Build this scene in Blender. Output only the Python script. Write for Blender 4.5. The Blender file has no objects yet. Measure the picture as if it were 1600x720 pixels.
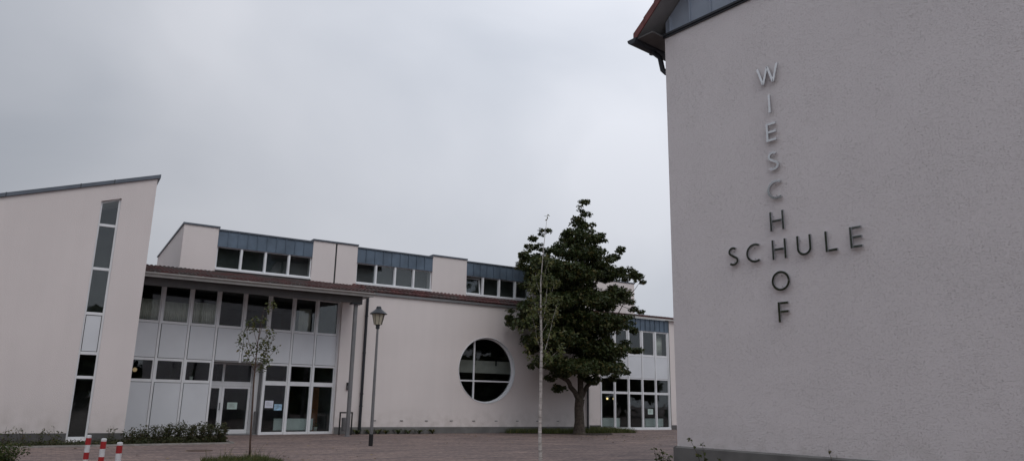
import bpy, bmesh, math, random
from mathutils import Matrix, Vector, Euler, noise
random.seed(7)
PI=math.pi
sc=bpy.context.scene
col=sc.collection
# ------------------------------------------------------------------ camera
FPX=1140.0; PITCH=math.radians(13.1); ROLL=math.radians(1.11); EYE=1.6
cp,sp=math.cos(PITCH),math.sin(PITCH)
fw=Vector((0,cp,sp)); up0=Vector((0,-sp,cp)); rx0=Vector((1,0,0))
c_,s_=math.cos(ROLL),math.sin(ROLL)
RX=c_*rx0+s_*up0; UP=c_*up0-s_*rx0
cam=bpy.data.cameras.new('camera'); co=bpy.data.objects.new('camera',cam); col.objects.link(co)
cam.sensor_width=36; cam.lens=36*FPX/1600; cam.clip_end=2000; cam.clip_start=.05
mm=Matrix.Identity(4)
for i in range(3): mm[i][0]=RX[i]; mm[i][1]=UP[i]; mm[i][2]=-fw[i]
mm[2][3]=EYE
co.matrix_world=mm; sc.camera=co
CAM=Vector((0,0,EYE))
def ray(px,py): return RX*((px-800)/FPX)-UP*((py-360)/FPX)+fw
def ground(px,py,z=0):
    d=ray(px,py); return CAM+d*((z-EYE)/d.z)
def on_plane(px,py,o,n):
    d=ray(px,py); return CAM+d*((Vector(o)-CAM).dot(n)/d.dot(n))
# ------------------------------------------------------------------ materials
def nt(name):
    m=bpy.data.materials.new(name); m.use_nodes=True
    t=m.node_tree; b=t.nodes['Principled BSDF']; return m,t,b
def N(t,kind,**kw):
    n=t.nodes.new(kind)
    for k,v in kw.items():
        if k.startswith('i_'):
            key=k[2:].replace('_',' ')
            n.inputs[key].default_value=v
        else: setattr(n,k,v)
    return n
def L(t,a,b): t.links.new(a,b)
def mixcol(t,fac,a,b,mode='MIX'):
    n=t.nodes.new('ShaderNodeMix'); n.data_type='RGBA'; n.blend_type=mode
    for s,v in ((n.inputs[0],fac),(n.inputs[6],a),(n.inputs[7],b)):
        if hasattr(v,'links') or hasattr(v,'is_linked'): t.links.new(v,s)
        else: s.default_value=v
    return n.outputs[2]
def rgb(*c): return (c[0],c[1],c[2],1)
def ramp(t,src,stops):
    r=t.nodes.new('ShaderNodeValToRGB'); e=r.color_ramp.elements
    while len(e)<len(stops): e.new(.5)
    for k,(p,c) in enumerate(stops): e[k].position=p; e[k].color=c if len(c)==4 else rgb(*c)
    L(t,src,r.inputs[0]); return r.outputs[0]
def objco(t): return t.nodes.new('ShaderNodeTexCoord').outputs['Object']
def plain(name,c,rough=.6,metal=0,var=.12,vs=3,bump=0,bs=40,spec=.5):
    m,t,b=nt(name); o=objco(t)
    nz=N(t,'ShaderNodeTexNoise'); nz.inputs['Scale'].default_value=vs; nz.inputs['Detail'].default_value=6; L(t,o,nz.inputs['Vector'])
    cc=ramp(t,nz.outputs[0],[(.3,tuple(x*(1-var) for x in c)),(.7,tuple(min(1,x*(1+var)) for x in c))])
    L(t,cc,b.inputs['Base Color']); b.inputs['Roughness'].default_value=rough; b.inputs['Metallic'].default_value=metal
    b.inputs['Specular IOR Level'].default_value=spec
    if bump:
        n2=N(t,'ShaderNodeTexNoise'); n2.inputs['Scale'].default_value=bs; n2.inputs['Detail'].default_value=4; L(t,o,n2.inputs['Vector'])
        bp=N(t,'ShaderNodeBump'); bp.inputs['Strength'].default_value=bump; bp.inputs['Distance'].default_value=.02
        L(t,n2.outputs[0],bp.inputs['Height']); L(t,bp.outputs[0],b.inputs['Normal'])
    return m
def stucco(name,c,scale,strength,dist,stretch=(1,1,1.8),stain=.05,streak=.02,pits=False):
    m,t,b=nt(name); o=objco(t)
    mp=N(t,'ShaderNodeMapping'); mp.inputs['Scale'].default_value=stretch; L(t,o,mp.inputs[0])
    n1=N(t,'ShaderNodeTexNoise'); n1.inputs['Scale'].default_value=scale; n1.inputs['Detail'].default_value=5; n1.inputs['Roughness'].default_value=.55 if not pits else .68; L(t,mp.outputs[0],n1.inputs['Vector'])
    n3=N(t,'ShaderNodeTexNoise'); n3.inputs['Scale'].default_value=.9; n3.inputs['Detail'].default_value=4; L(t,o,n3.inputs['Vector'])
    # relief fades in and out where the plasterer's float smoothed it
    msk=ramp(t,n3.outputs[0],[(.35,(.62,.62,.62)),(.62,(1,1,1))])
    r1=ramp(t,n1.outputs[0],[(.40,(0,0,0)),(.56,(.75,.75,.75)),(.70,(1,1,1))] if not pits else [(.34,(0,0,0)),(.43,(.5,.5,.5)),(.58,(.62,.62,.62)),(.66,(1,1,1))])
    mul=N(t,'ShaderNodeMath',operation='MULTIPLY'); L(t,r1,mul.inputs[0]); L(t,msk,mul.inputs[1])
    bp=N(t,'ShaderNodeBump'); bp.inputs['Strength'].default_value=strength; bp.inputs['Distance'].default_value=dist
    L(t,mul.outputs[0],bp.inputs['Height']); L(t,bp.outputs[0],b.inputs['Normal'])
    n2=N(t,'ShaderNodeTexNoise'); n2.inputs['Scale'].default_value=.35; n2.inputs['Detail'].default_value=7; L(t,o,n2.inputs['Vector'])
    mp2=N(t,'ShaderNodeMapping'); mp2.inputs['Scale'].default_value=(3.2,3.2,.18); L(t,o,mp2.inputs[0])
    n4=N(t,'ShaderNodeTexNoise'); n4.inputs['Scale'].default_value=1; n4.inputs['Detail'].default_value=5; L(t,mp2.outputs[0],n4.inputs['Vector'])
    c1=ramp(t,n2.outputs[0],[(.3,tuple(x*(1-stain) for x in c)),(.7,tuple(min(1,x*(1+stain*.4)) for x in c))])
    c2=ramp(t,n4.outputs[0],[(.35,(1-streak,)*3),(.6,(1,1,1))])
    cc=mixcol(t,1.0,c1,c2,'MULTIPLY')
    # dirt splashed up from the ground, rain runs under the eave
    sx=N(t,'ShaderNodeSeparateXYZ'); L(t,o,sx.inputs[0])
    mr=N(t,'ShaderNodeMapRange'); mr.inputs[1].default_value=.2; mr.inputs[2].default_value=1.3; mr.inputs[3].default_value=1; mr.inputs[4].default_value=0; L(t,sx.outputs[2],mr.inputs[0])
    n5=N(t,'ShaderNodeTexNoise'); n5.inputs['Scale'].default_value=2.6; n5.inputs['Detail'].default_value=8; L(t,o,n5.inputs['Vector'])
    r5=ramp(t,n5.outputs[0],[(.40,(0,0,0)),(.75,(1,1,1))])
    m5=N(t,'ShaderNodeMath',operation='MULTIPLY'); L(t,mr.outputs[0],m5.inputs[0]); L(t,r5,m5.inputs[1])
    m6=N(t,'ShaderNodeMath',operation='MULTIPLY'); L(t,m5.outputs[0],m6.inputs[0]); m6.inputs[1].default_value=.55
    cc=mixcol(t,m6.outputs[0],cc,rgb(c[0]*.55,c[1]*.53,c[2]*.48))
    L(t,cc,b.inputs['Base Color']); b.inputs['Roughness'].default_value=.9; b.inputs['Specular IOR Level'].default_value=.2
    return m
MAT={}
MAT['render_main']=stucco('pinkish_white_render',(.80,.735,.715),26,.3,.008)
MAT['render_tower']=stucco('tower_render',(.76,.695,.68),26,.3,.008)
MAT['render_gable']=stucco('coarse_white_render',(.83,.78,.785),17,.85,.024,(1,1,2.7),.02,.0,True)
MAT['plinth']=plain('grey_plinth_paint',(.17,.165,.16),.8,0,.2,2,.3,60)
MAT['plinth_dark']=plain('dark_plinth_paint',(.11,.105,.105),.85,0,.25,2,.3,60)
MAT['white']=plain('white_window_frame',(.80,.81,.83),.35,0,.05,2)
MAT['panel']=plain('white_wall_panel',(.70,.72,.755),.45,0,.05,.8)
MAT['joint']=plain('black_joint',(.03,.03,.033),.7)
MAT['zinc']=plain('prepatinated_zinc',(.115,.155,.205),.45,.3,.22,1.7,.06,4)
MAT['zinc_gable']=plain('weathered_zinc_sheet',(.34,.385,.46),.5,.15,.12,1.2,.06,4)
MAT['zinc_dark']=plain('dark_zinc_trim',(.11,.125,.15),.4,.4,.15,2)
MAT['metal']=plain('grey_painted_steel',(.20,.20,.205),.45,.3,.12,3)
MAT['darkmetal']=plain('dark_gutter_metal',(.035,.038,.045),.4,.4,.2,3)
MAT['soffit']=plain('grey_soffit_boards',(.26,.255,.255),.7,0,.12,3)
MAT['fascia']=plain('pale_fascia_board',(.50,.49,.47),.55,0,.1,3)
MAT['beam']=plain('dark_timber_beam',(.10,.095,.095),.6,0,.15,3)
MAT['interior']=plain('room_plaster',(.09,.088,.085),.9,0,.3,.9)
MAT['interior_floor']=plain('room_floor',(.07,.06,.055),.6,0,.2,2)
MAT['curtain']=plain('beige_curtain_cloth',(.76,.70,.62),.95,0,.1,3)
MAT['radiator']=plain('white_radiator_enamel',(.62,.64,.62),.4,0,.05,3)
MAT['wood']=plain('brown_door_wood',(.26,.10,.05),.5,0,.25,3)
MAT['paper']=plain('white_paper_notice',(.72,.74,.84),.8,0,.04,9)
MAT['paper_blue']=plain('blue_printed_paper',(.35,.55,.72),.8,0,.35,9)
MAT['paper_green']=plain('pale_green_paper',(.50,.62,.58),.8,0,.12,9)
MAT['red']=plain('red_reflective_band',(.36,.02,.022),.45,0,.15,12)
MAT['whitepaint']=plain('white_bollard_paint',(.66,.66,.68),.5,0,.12,14)
MAT['black']=plain('black_plastic',(.012,.012,.013),.45,0,.1,5)
MAT['letter']=plain('brushed_steel_letter',(.58,.58,.59),.13,1,.10,14)
MAT['kerb']=plain('concrete_kerb',(.30,.28,.26),.9,0,.2,5,.3,70)
MAT['soil']=plain('bark_mulch_soil',(.045,.032,.024),.95,0,.5,9,.8,40)
MAT['ivory']=plain('ivory_plaster',(.45,.45,.40),.8,0,.1,3)
def tiles():
    m,t,b=nt('dark_red_clay_tiles'); o=objco(t)
    vo=N(t,'ShaderNodeTexVoronoi'); vo.inputs['Scale'].default_value=3.6; L(t,o,vo.inputs['Vector'])
    nz=N(t,'ShaderNodeTexNoise'); nz.inputs['Scale'].default_value=1.1; nz.inputs['Detail'].default_value=7; L(t,o,nz.inputs['Vector'])
    c=ramp(t,vo.outputs['Color'],[(.1,(.06,.022,.022)),(.9,(.125,.045,.042))])
    d=ramp(t,nz.outputs[0],[(.42,(0,0,0)),(.62,(1,1,1))])
    cc=mixcol(t,d,c,rgb(.07,.055,.052))
    L(t,cc,b.inputs['Base Color']); b.inputs['Roughness'].default_value=.62
    return m
MAT['tile']=tiles()
MAT['verge']=plain('red_glazed_verge_tile',(.17,.045,.038),.5,0,.3,3)
def glass(name,tint=.92,ior=.045):
    m,t,b=nt(name); t.nodes.remove(b)
    out=t.nodes['Material Output']
    tr=N(t,'ShaderNodeBsdfTransparent'); tr.inputs[0].default_value=rgb(tint*.95,tint,tint)
    gl=N(t,'ShaderNodeBsdfGlossy'); gl.inputs['Roughness'].default_value=.012; gl.inputs[0].default_value=rgb(.95,.97,1)
    lw=N(t,'ShaderNodeLayerWeight'); lw.inputs[0].default_value=.5
    pw=N(t,'ShaderNodeMath',operation='POWER'); L(t,lw.outputs['Facing'],pw.inputs[0]); pw.inputs[1].default_value=4.0
    fr=N(t,'ShaderNodeMapRange'); L(t,pw.outputs[0],fr.inputs[0]); fr.inputs[3].default_value=ior; fr.inputs[4].default_value=.9
    o=objco(t)
    nz=N(t,'ShaderNodeTexNoise'); nz.inputs['Scale'].default_value=.9; nz.inputs['Detail'].default_value=2; L(t,o,nz.inputs['Vector'])
    bp=N(t,'ShaderNodeBump'); bp.inputs['Strength'].default_value=.10; bp.inputs['Distance'].default_value=.03; L(t,nz.outputs[0],bp.inputs['Height']); L(t,bp.outputs[0],gl.inputs['Normal'])
    mx=N(t,'ShaderNodeMixShader'); L(t,fr.outputs[0],mx.inputs[0]); L(t,tr.outputs[0],mx.inputs[1]); L(t,gl.outputs[0],mx.inputs[2]); L(t,mx.outputs[0],out.inputs[0])
    return m
MAT['glass']=glass('window_glass')
MAT['glass_lamp']=glass('lamp_glass',.85,.04)
def emit(name,c,s):
    m,t,b=nt(name); b.inputs['Base Color'].default_value=rgb(*c); b.inputs['Emission Color'].default_value=rgb(*c); b.inputs['Emission Strength'].default_value=s
    return m
MAT['glow']=emit('lit_warm_bulb',(1,.72,.32),1.6)
MAT['glowdim']=emit('dim_warm_globe',(1,.66,.36),.22)
MAT['diffuser']=plain('yellowed_acrylic_diffuser',(.50,.46,.36),.5,0,.1,9)
def paving():
    m,t,b=nt('reddish_clinker_paving'); o=objco(t)
    mp=N(t,'ShaderNodeMapping'); mp.inputs['Rotation'].default_value=(0,0,math.radians(-31.4)); L(t,o,mp.inputs[0])
    br=N(t,'ShaderNodeTexBrick'); br.offset=.5
    for k,v in (('Scale',1),('Mortar Size',.006),('Brick Width',.21),('Row Height',.105),('Bias',0),('Mortar Smooth',.2)): br.inputs[k].default_value=v
    br.inputs['Color1'].default_value=rgb(.29,.225,.205); br.inputs['Color2'].default_value=rgb(.215,.165,.155); br.inputs['Mortar'].default_value=rgb(.16,.14,.125)
    L(t,mp.outputs[0],br.inputs['Vector'])
    n1=N(t,'ShaderNodeTexNoise'); n1.inputs['Scale'].default_value=.45; n1.inputs['Detail'].default_value=8; n1.inputs['Roughness'].default_value=.6; L(t,o,n1.inputs['Vector'])
    f=ramp(t,n1.outputs[0],[(.35,(.78,.78,.80)),(.65,(1.0,.98,.96))])
    c=mixcol(t,1,br.outputs['Color'],f,'MULTIPLY')
    n2=N(t,'ShaderNodeTexNoise'); n2.inputs['Scale'].default_value=7; n2.inputs['Detail'].default_value=4; L(t,mp.outputs[0],n2.inputs['Vector'])
    f2=ramp(t,n2.outputs[0],[(.33,(.66,.66,.68)),(.68,(1.3,1.26,1.22))])
    c=mixcol(t,1,c,f2,'MULTIPLY')
    # courses laid in bands across the yard
    n3=N(t,'ShaderNodeTexNoise'); n3.inputs['Scale'].default_value=1; n3.inputs['Detail'].default_value=3
    mp3=N(t,'ShaderNodeMapping'); mp3.inputs['Scale'].default_value=(.5,3.2,1); L(t,mp.outputs[0],mp3.inputs[0]); L(t,mp3.outputs[0],n3.inputs['Vector'])
    f3=ramp(t,n3.outputs[0],[(.34,(.72,.72,.74)),(.5,(.98,.96,.95)),(.66,(1.22,1.19,1.15))])
    c=mixcol(t,1,c,f3,'MULTIPLY')
    L(t,c,b.inputs['Base Color']); b.inputs['Roughness'].default_value=.8; b.inputs['Specular IOR Level'].default_value=.3
    bp=N(t,'ShaderNodeBump'); bp.inputs['Strength'].default_value=.5; bp.inputs['Distance'].default_value=.006
    L(t,br.outputs['Fac'],bp.inputs['Height']); bp.invert=True; L(t,bp.outputs[0],b.inputs['Normal'])
    return m
MAT['paving']=paving()
def leafmat(name,c1,c2,c3=None,transl=.25):
    m,t,b=nt(name); out=t.nodes['Material Output']
    g=N(t,'ShaderNodeNewGeometry')
    st=[(0,c1),(.75,c2)]
    if c3: st.append((1,c3))
    c=ramp(t,g.outputs['Random Per Island'],st)
    L(t,c,b.inputs['Base Color']); b.inputs['Roughness'].default_value=.5; b.inputs['Specular IOR Level'].default_value=.35
    tl=N(t,'ShaderNodeBsdfTranslucent'); L(t,c,tl.inputs[0])
    mx=N(t,'ShaderNodeMixShader'); mx.inputs[0].default_value=transl; L(t,b.outputs[0],mx.inputs[1]); L(t,tl.outputs[0],mx.inputs[2]); L(t,mx.outputs[0],out.inputs[0])
    return m
MAT['leaf_big']=leafmat('dark_green_maple_leaves',(.028,.045,.014),(.060,.080,.024),(.13,.105,.035))
MAT['leaf_birch']=leafmat('olive_birch_leaves',(.06,.08,.022),(.11,.125,.04),(.19,.16,.06))
MAT['leaf_young']=leafmat('dark_olive_leaves',(.04,.055,.015),(.085,.10,.028),(.16,.12,.035))
MAT['leaf_shrub']=leafmat('purple_green_shrub_leaves',(.032,.046,.014),(.060,.064,.024),(.11,.085,.04))
MAT['leaf_green']=leafmat('low_green_leaves',(.035,.055,.015),(.07,.09,.025),(.12,.11,.04))
MAT['fallen']=leafmat('dry_fallen_leaf',(.12,.08,.035),(.22,.15,.06),(.30,.22,.08),.1)
MAT['grass']=leafmat('grass_blades',(.05,.07,.018),(.10,.12,.035),(.20,.17,.07))
MAT['bark']=plain('dark_bark',(.075,.06,.048),.95,0,.35,9,.8,30)
MAT['twig']=plain('brown_twigs',(.06,.045,.035),.9,0,.2,9)
MAT['stem']=plain('reddish_brown_stem',(.09,.055,.042),.8,0,.2,9)
def birchbark():
    m,t,b=nt('birch_bark'); o=objco(t)
    mp=N(t,'ShaderNodeMapping'); mp.inputs['Scale'].default_value=(6,6,26); L(t,o,mp.inputs[0])
    nz=N(t,'ShaderNodeTexNoise'); nz.inputs['Scale'].default_value=1; nz.inputs['Detail'].default_value=3; L(t,mp.outputs[0],nz.inputs['Vector'])
    c=ramp(t,nz.outputs[0],[(.30,(.05,.045,.04)),(.40,(.36,.33,.31)),(.7,(.62,.58,.56))])
    L(t,c,b.inputs['Base Color']); b.inputs['Roughness'].default_value=.75
    return m
MAT['birch']=birchbark()
# ------------------------------------------------------------------ mesh helper
class MB:
    def __init__(s,T=None): s.v=[]; s.f=[]; s.T=T or Matrix.Identity(4)
    def add(s,vs,fs,T=None):
        M=s.T@T if T else s.T
        k=len(s.v); s.v+= [tuple(M@Vector(p)) for p in vs]; s.f+=[tuple(i+k for i in f) for f in fs]; return s
    def box(s,x0,x1,y0,y1,z0,z1,T=None):
        v=[(x,y,z) for x in (x0,x1) for y in (y0,y1) for z in (z0,z1)]
        return s.add(v,[(0,1,3,2),(4,6,7,5),(0,4,5,1),(2,3,7,6),(0,2,6,4),(1,5,7,3)],T)
    def prism(s,poly,y0,y1,T=None):   # poly in x,z, extruded along y
        n=len(poly); v=[(x,y0,z) for x,z in poly]+[(x,y1,z) for x,z in poly]
        f=[tuple(range(n)),tuple(range(2*n-1,n-1,-1))]+[(i,i+n,(i+1)%n+n,(i+1)%n) for i in range(n)]
        return s.add(v,f,T)
    def prismx(s,poly,x0,x1,T=None):  # poly in y,z, extruded along x
        n=len(poly); v=[(x0,y,z) for y,z in poly]+[(x1,y,z) for y,z in poly]
        f=[tuple(range(n)),tuple(range(2*n-1,n-1,-1))]+[(i,i+n,(i+1)%n+n,(i+1)%n) for i in range(n)]
        return s.add(v,f,T)
    def ring(s,x0,x1,z0,z1,y0,y1,w,wt=None,wb=None,T=None):
        wt=w if wt is None else wt; wb=w if wb is None else wb
        o=[(x0,z0),(x1,z0),(x1,z1),(x0,z1)]; i=[(x0+w,z0+wb),(x1-w,z0+wb),(x1-w,z1-wt),(x0+w,z1-wt)]
        v=[(x,y0,z) for x,z in o+i]+[(x,y1,z) for x,z in o+i]; f=[]
        for k in range(4):
            j=(k+1)%4
            f+=[(k,j,4+j,4+k),(8+k,12+k,12+j,8+j),(k,8+k,8+j,j),(4+k,4+j,12+j,12+k)]
        return s.add(v,f,T)
    def tube(s,pts,rs,n=10,cap=True):
        pts=[Vector(p) for p in pts]; 
        if not hasattr(rs,'__len__'): rs=[rs]*len(pts)
        vs=[];fs=[]
        ref=None
        for i,p in enumerate(pts):
            d=(pts[min(i+1,len(pts)-1)]-pts[max(i-1,0)]).normalized()
            if ref is None: ref=Vector((1,0,0)) if abs(d.x)<.8 else Vector((0,1,0))
            a=(ref-d*ref.dot(d)).normalized(); b=d.cross(a); ref=a
            for k in range(n):
                q=2*PI*k/n; vs.append(p+(a*math.cos(q)+b*math.sin(q))*rs[i])
        for i in range(len(pts)-1):
            for k in range(n): fs.append((i*n+k,i*n+(k+1)%n,(i+1)*n+(k+1)%n,(i+1)*n+k))
        if cap: fs+=[tuple(range(n-1,-1,-1)),tuple(range((len(pts)-1)*n,len(pts)*n))]
        return s.add(vs,fs)
    def lathe(s,prof,n=20,c=(0,0),rot=0):
        vs=[];fs=[]
        for r,z in prof:
            for k in range(n): q=2*PI*k/n+rot; vs.append((c[0]+r*math.cos(q),c[1]+r*math.sin(q),z))
        for i in range(len(prof)-1):
            for k in range(n): fs.append((i*n+k,i*n+(k+1)%n,(i+1)*n+(k+1)%n,(i+1)*n+k))
        fs+=[tuple(range(n-1,-1,-1)),tuple(range((len(prof)-1)*n,len(prof)*n))]
        return s.add(vs,fs)
    def build(s,name,mat,parent=None,smooth=False,bevel=0,label=None):
        me=bpy.data.meshes.new(name); me.from_pydata(s.v,[],s.f); me.update()
        bm=bmesh.new(); bm.from_mesh(me); bmesh.ops.recalc_face_normals(bm,faces=bm.faces) if len(s.f)<4000 else None; bm.to_mesh(me); bm.free()
        me.materials.append(MAT[mat])
        if smooth:
            for p in me.polygons: p.use_smooth=True
        o=bpy.data.objects.new(name,me); col.objects.link(o)
        if parent: o.parent=parent
        if bevel:
            b=o.modifiers.new('bevel','BEVEL'); b.width=bevel; b.segments=2; b.limit_method='ANGLE'
        if label: o['label']=label
        return o
def thing(name,label,cat,loc=(0,0,0),rz=0,group=None):
    o=bpy.data.objects.new(name,None); col.objects.link(o); o.location=loc; o.rotation_euler=(0,0,rz)
    o.empty_display_size=.3
    o['label']=label; o['category']=cat
    if group: o['group']=group
    return o
def tag(o,label,cat,group=None):
    o['label']=label; o['category']=cat
    if group: o['group']=group
    return o
def structure(o): o['kind']='structure'; return o
# ------------------------------------------------------------------ frames of the three buildings
A=math.radians(31.4)
MO=Vector((-5.734,34.999,0))
TM=Matrix.Translation(MO)@Matrix.Rotation(A,4,'Z')          # school local -> world
GT=Matrix.Translation((-2.528,.224,0))@Matrix.Rotation(math.radians(7.6),4,'Z')  # glazed wing front in school local
WT=Matrix.Translation((17.74,2.52,0))
def mw(x,y,z=0): return TM@Vector((x,y,z))
def gw(x,y,z=0): return TM@(GT@Vector((x,y,z)))
def ww(x,y,z=0): return TM@(WT@Vector((x,y,z)))
# ------------------------------------------------------------------ ground
def sheet(name,mat,pts,z,skirt=None):
    b=MB(); n=len(pts); b.add([(p[0],p[1],z) for p in pts],[tuple(range(n))]); return b.build(name,mat)
structure(sheet('ground','paving',[(-300,-300),(300,-300),(300,300),(-300,300)],0))
# ================================================================== SCHOOL BUILDING
school=thing('school_building','long pale school building with round window, blue zinc clerestory and tiled canopy','building',MO,A)
def window(parent,x0,x1,z0,z1,y0=.0,d=.07,w=.06,wt=None,wb=None,T=None,inner=None,name='window'):
    m=MB(T); m.ring(x0,x1,z0,z1,y0,y0+d,w,wt,wb)
    if inner: m.ring(x0+w+.004,x1-w-.004,z0+(wb or w)+.004,z1-(wt or w)-.004,y0+.008,y0+d-.012,inner)
    f=m.build(name,'white',parent,bevel=.006)
    g=MB(T); g.box(x0+w*.8,x1-w*.8,y0+d*.5,y0+d*.5+.006,z0+w*.5,z1-w*.5); g.build('pane','glass',f)
    return f
def mullion(x,z0,z1,T,w=.08,y0=-.045,y1=.10):
    return MB(T).box(x-w/2,x+w/2,y0,y1,z0,z1).build('mullion','white',school,bevel=.005)
def cladding(parent,x0,x1,z0,z1,y,step=.42,T=None,d=.05):
    m=MB(T); m.box(x0,x1,y,y+d,z0,z1)
    n=max(1,round((x1-x0)/step))
    for i in range(1,n):
        x=x0+(x1-x0)*i/n; m.box(x-.013,x+.013,y-.04,y-.0005,z0+.01,z1-.01)
    m.box(x0,x1,y-.012,y-.001,z0-.03,z0+.012)
    return m.build('zinc_cladding','zinc',parent)
# --- main wall with the round opening
CX,CZ,CR=5.40,3.085,1.655
def round_wall():
    m=MB(); n=96; x0,x1,z0,z1=CX-2,CX+2,CZ-2,CZ+2
    cir=[(CX+CR*math.cos(2*PI*k/n),CZ+CR*math.sin(2*PI*k/n)) for k in range(n)]
    def sq(k):
        a=2*PI*k/n; c,s=math.cos(a),math.sin(a); f=2/max(abs(c),abs(s)); return (CX+c*f,CZ+s*f)
    sqp=[sq(k) for k in range(n)]
    vs=[(x,0,z) for x,z in cir]+[(x,0,z) for x,z in sqp]+[(x,.34,z) for x,z in cir]
    fs=[]
    for k in range(n):
        j=(k+1)%n; fs+=[(k,n+k,n+j,j),(k,j,2*n+j,2*n+k)]
    m.add(vs,fs)
    X0,X1,Z0,Z1=-2.40,11.92,-.3,6.42
    for a,b,c,d in ((X0,x0,Z0,Z1),(x1,X1,Z0,Z1),(x0,x1,Z0,z0),(x0,x1,z1,Z1)):
        m.add([(a,0,c),(b,0,c),(b,0,d),(a,0,d)],[(0,1,2,3)])
    # ends and back
    m.add([(X0,0,Z0),(X0,.34,Z0),(X0,.34,Z1),(X0,0,Z1)],[(0,1,2,3)])
    m.add([(X1,0,Z0),(X1,2.5,Z0),(X1,2.5,Z1),(X1,0,Z1)],[(0,1,2,3)])
    return m.build('wall','render_main',school)
round_wall()
m=MB(); m.box(-2.40,11.95,-.03,-.001,-.3,.30); m.build('plinth','plinth',school)
# wing wall either side of the far glazing
MB(WT).box(-5.8,-3.02,0,.3,-.3,6.9).build('wall','render_main',school); MB(WT).box(2.60,8.0,0,.3,-.3,6.9).build('wall','render_main',school)
MB(WT).box(-5.75,-3.02,-.03,-.001,-.3,.28).build('plinth','plinth_dark',school); MB(WT).box(2.60,8.0,-.03,-.001,-.3,.28).build('plinth','plinth_dark',school)
# round window: rim, cross bars, pane
def disc_ring(r0,r1,y0,y1,n=96):
    m=MB(); vs=[];fs=[]
    for r,y in ((r0,y0),(r1,y0),(r1,y1),(r0,y1)):
        for k in range(n): a=2*PI*k/n; vs.append((CX+r*math.cos(a),y,CZ+r*math.sin(a)))
    for q in range(4):
        for k in range(n): fs.append((q*n+k,q*n+(k+1)%n,((q+1)%4)*n+(k+1)%n,((q+1)%4)*n+k))
    m.add(vs,fs); return m
rim=disc_ring(CR-.028,CR-.002,-.028,.30).build('window','white',school)
fr=disc_ring(CR-.085,CR-.030,.20,.28); fr.build('frame','white',rim)
m=MB(); xm=4.74; zt=2.535
hh=math.sqrt((CR-.05)**2-(xm-CX)**2); ww_=math.sqrt((CR-.05)**2-(zt-CZ)**2)
m.box(xm-.04,xm+.04,.19,.27,CZ-hh,CZ+hh); m.box(CX-ww_,xm-.041,.192,.27,zt-.038,zt+.038); m.box(xm+.041,CX+ww_,.192,.27,zt-.038,zt+.038)
m.build('glazing_bar','white',rim,bevel=.006)
n=64; m=MB(); m.add([(CX+(CR-.06)*math.cos(2*PI*k/n),.24,CZ+(CR-.06)*math.sin(2*PI*k/n)) for k in range(n)],[tuple(range(n))]); m.build('pane','glass',rim)
# little wall vents low on the main wall
for x in (-.504,.828,2.115,3.45,4.70,5.99,7.25,8.5,9.8):
    m=MB(); m.box(x-.075,x+.075,-.022,-.001,.565,.60); m.box(x-.06,x+.06,-.04,-.023,.59,.602); m.build('wall_vent','metal',school)
# rooms behind the glass
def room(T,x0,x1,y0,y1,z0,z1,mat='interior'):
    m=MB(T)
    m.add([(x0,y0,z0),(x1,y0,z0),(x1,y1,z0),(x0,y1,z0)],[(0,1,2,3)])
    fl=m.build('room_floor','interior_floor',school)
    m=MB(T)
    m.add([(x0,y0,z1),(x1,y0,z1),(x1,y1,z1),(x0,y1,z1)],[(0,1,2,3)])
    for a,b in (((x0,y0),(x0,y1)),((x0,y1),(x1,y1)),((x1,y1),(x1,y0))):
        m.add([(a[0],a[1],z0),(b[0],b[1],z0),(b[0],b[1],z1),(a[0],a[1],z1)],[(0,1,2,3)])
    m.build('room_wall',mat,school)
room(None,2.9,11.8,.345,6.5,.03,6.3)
m=MB(); m.box(3.0,11.7,1.3,1.36,2.98,3.62); m.build('reflection_band','ivory',school)  # added pale band with dark marks, standing in for the round pane's reflection
for x in (4.05,5.35,6.65): MB().box(x-.03,x+.03,1.24,1.297,3.38,3.66).build('reflection_mark','black',school)
# --- eave strip of tiles over the main wall
def pantiles(x0,x1,y0,z0,y1,z1,name='roof',parent=None,T=None,per=.21,amp=.028,course=.34,thick=.09,mat='tile'):
    Ls=math.hypot(y1-y0,z1-z0); nc=max(1,round(Ls/course)); dy,dz=(y1-y0)/Ls,(z1-z0)/Ls; ny,nz=-dz,dy
    nx=int((x1-x0)/per*6); rows=[]
    for c in range(nc):
        rows.append((c/nc,.036)); rows.append(((c+1)/nc-.002,.0))
    vs=[];fs=[]
    rnd=[random.uniform(-.006,.006) for _ in range(nc*400)]
    for ri,(tt,h) in enumerate(rows):
        for i in range(nx+1):
            x=x0+(x1-x0)*i/nx; ph=((x-x0)/per)%1
            w=amp*(abs(math.sin(PI*ph))**.7*2-1)+h+rnd[(ri//2)*97+int((x-x0)/per)%97]
            s=tt*Ls; vs.append((x,y0+dy*s+ny*w,z0+dz*s+nz*w))
    R=nx+1
    for r in range(len(rows)-1):
        for i in range(nx): fs.append((r*R+i,r*R+i+1,(r+1)*R+i+1,(r+1)*R+i))
    # bottom lip
    k=len(vs)
    for i in range(nx+1):
        x=x0+(x1-x0)*i/nx; vs.append((x,y0-ny*thick*.5,z0-nz*thick*.5))
    for i in range(nx): fs.append((k+i,k+i+1,i+1,i))
    m=MB(T); m.add(vs,fs)
    # underside slab
    m.add([(x,y0+ny*q,z0+nz*q) for x in (x0,x1) for q in (-thick,-.03)]+[(x,y1+ny*q,z1+nz*q) for x in (x0,x1) for q in (-thick,-.03)],
          [(0,1,3,2),(4,6,7,5),(0,4,5,1),(2,3,7,6),(0,2,6,4),(1,5,7,3)])
    return m.build(name,mat,parent)
rf=pantiles(-1.86,12.05,-.10,6.50,.46,6.86,'roof',school)
m=MB(); m.box(-1.80,12.0,-.10,-.002,6.35,6.46); m.build('eave_trim','metal',school)
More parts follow.
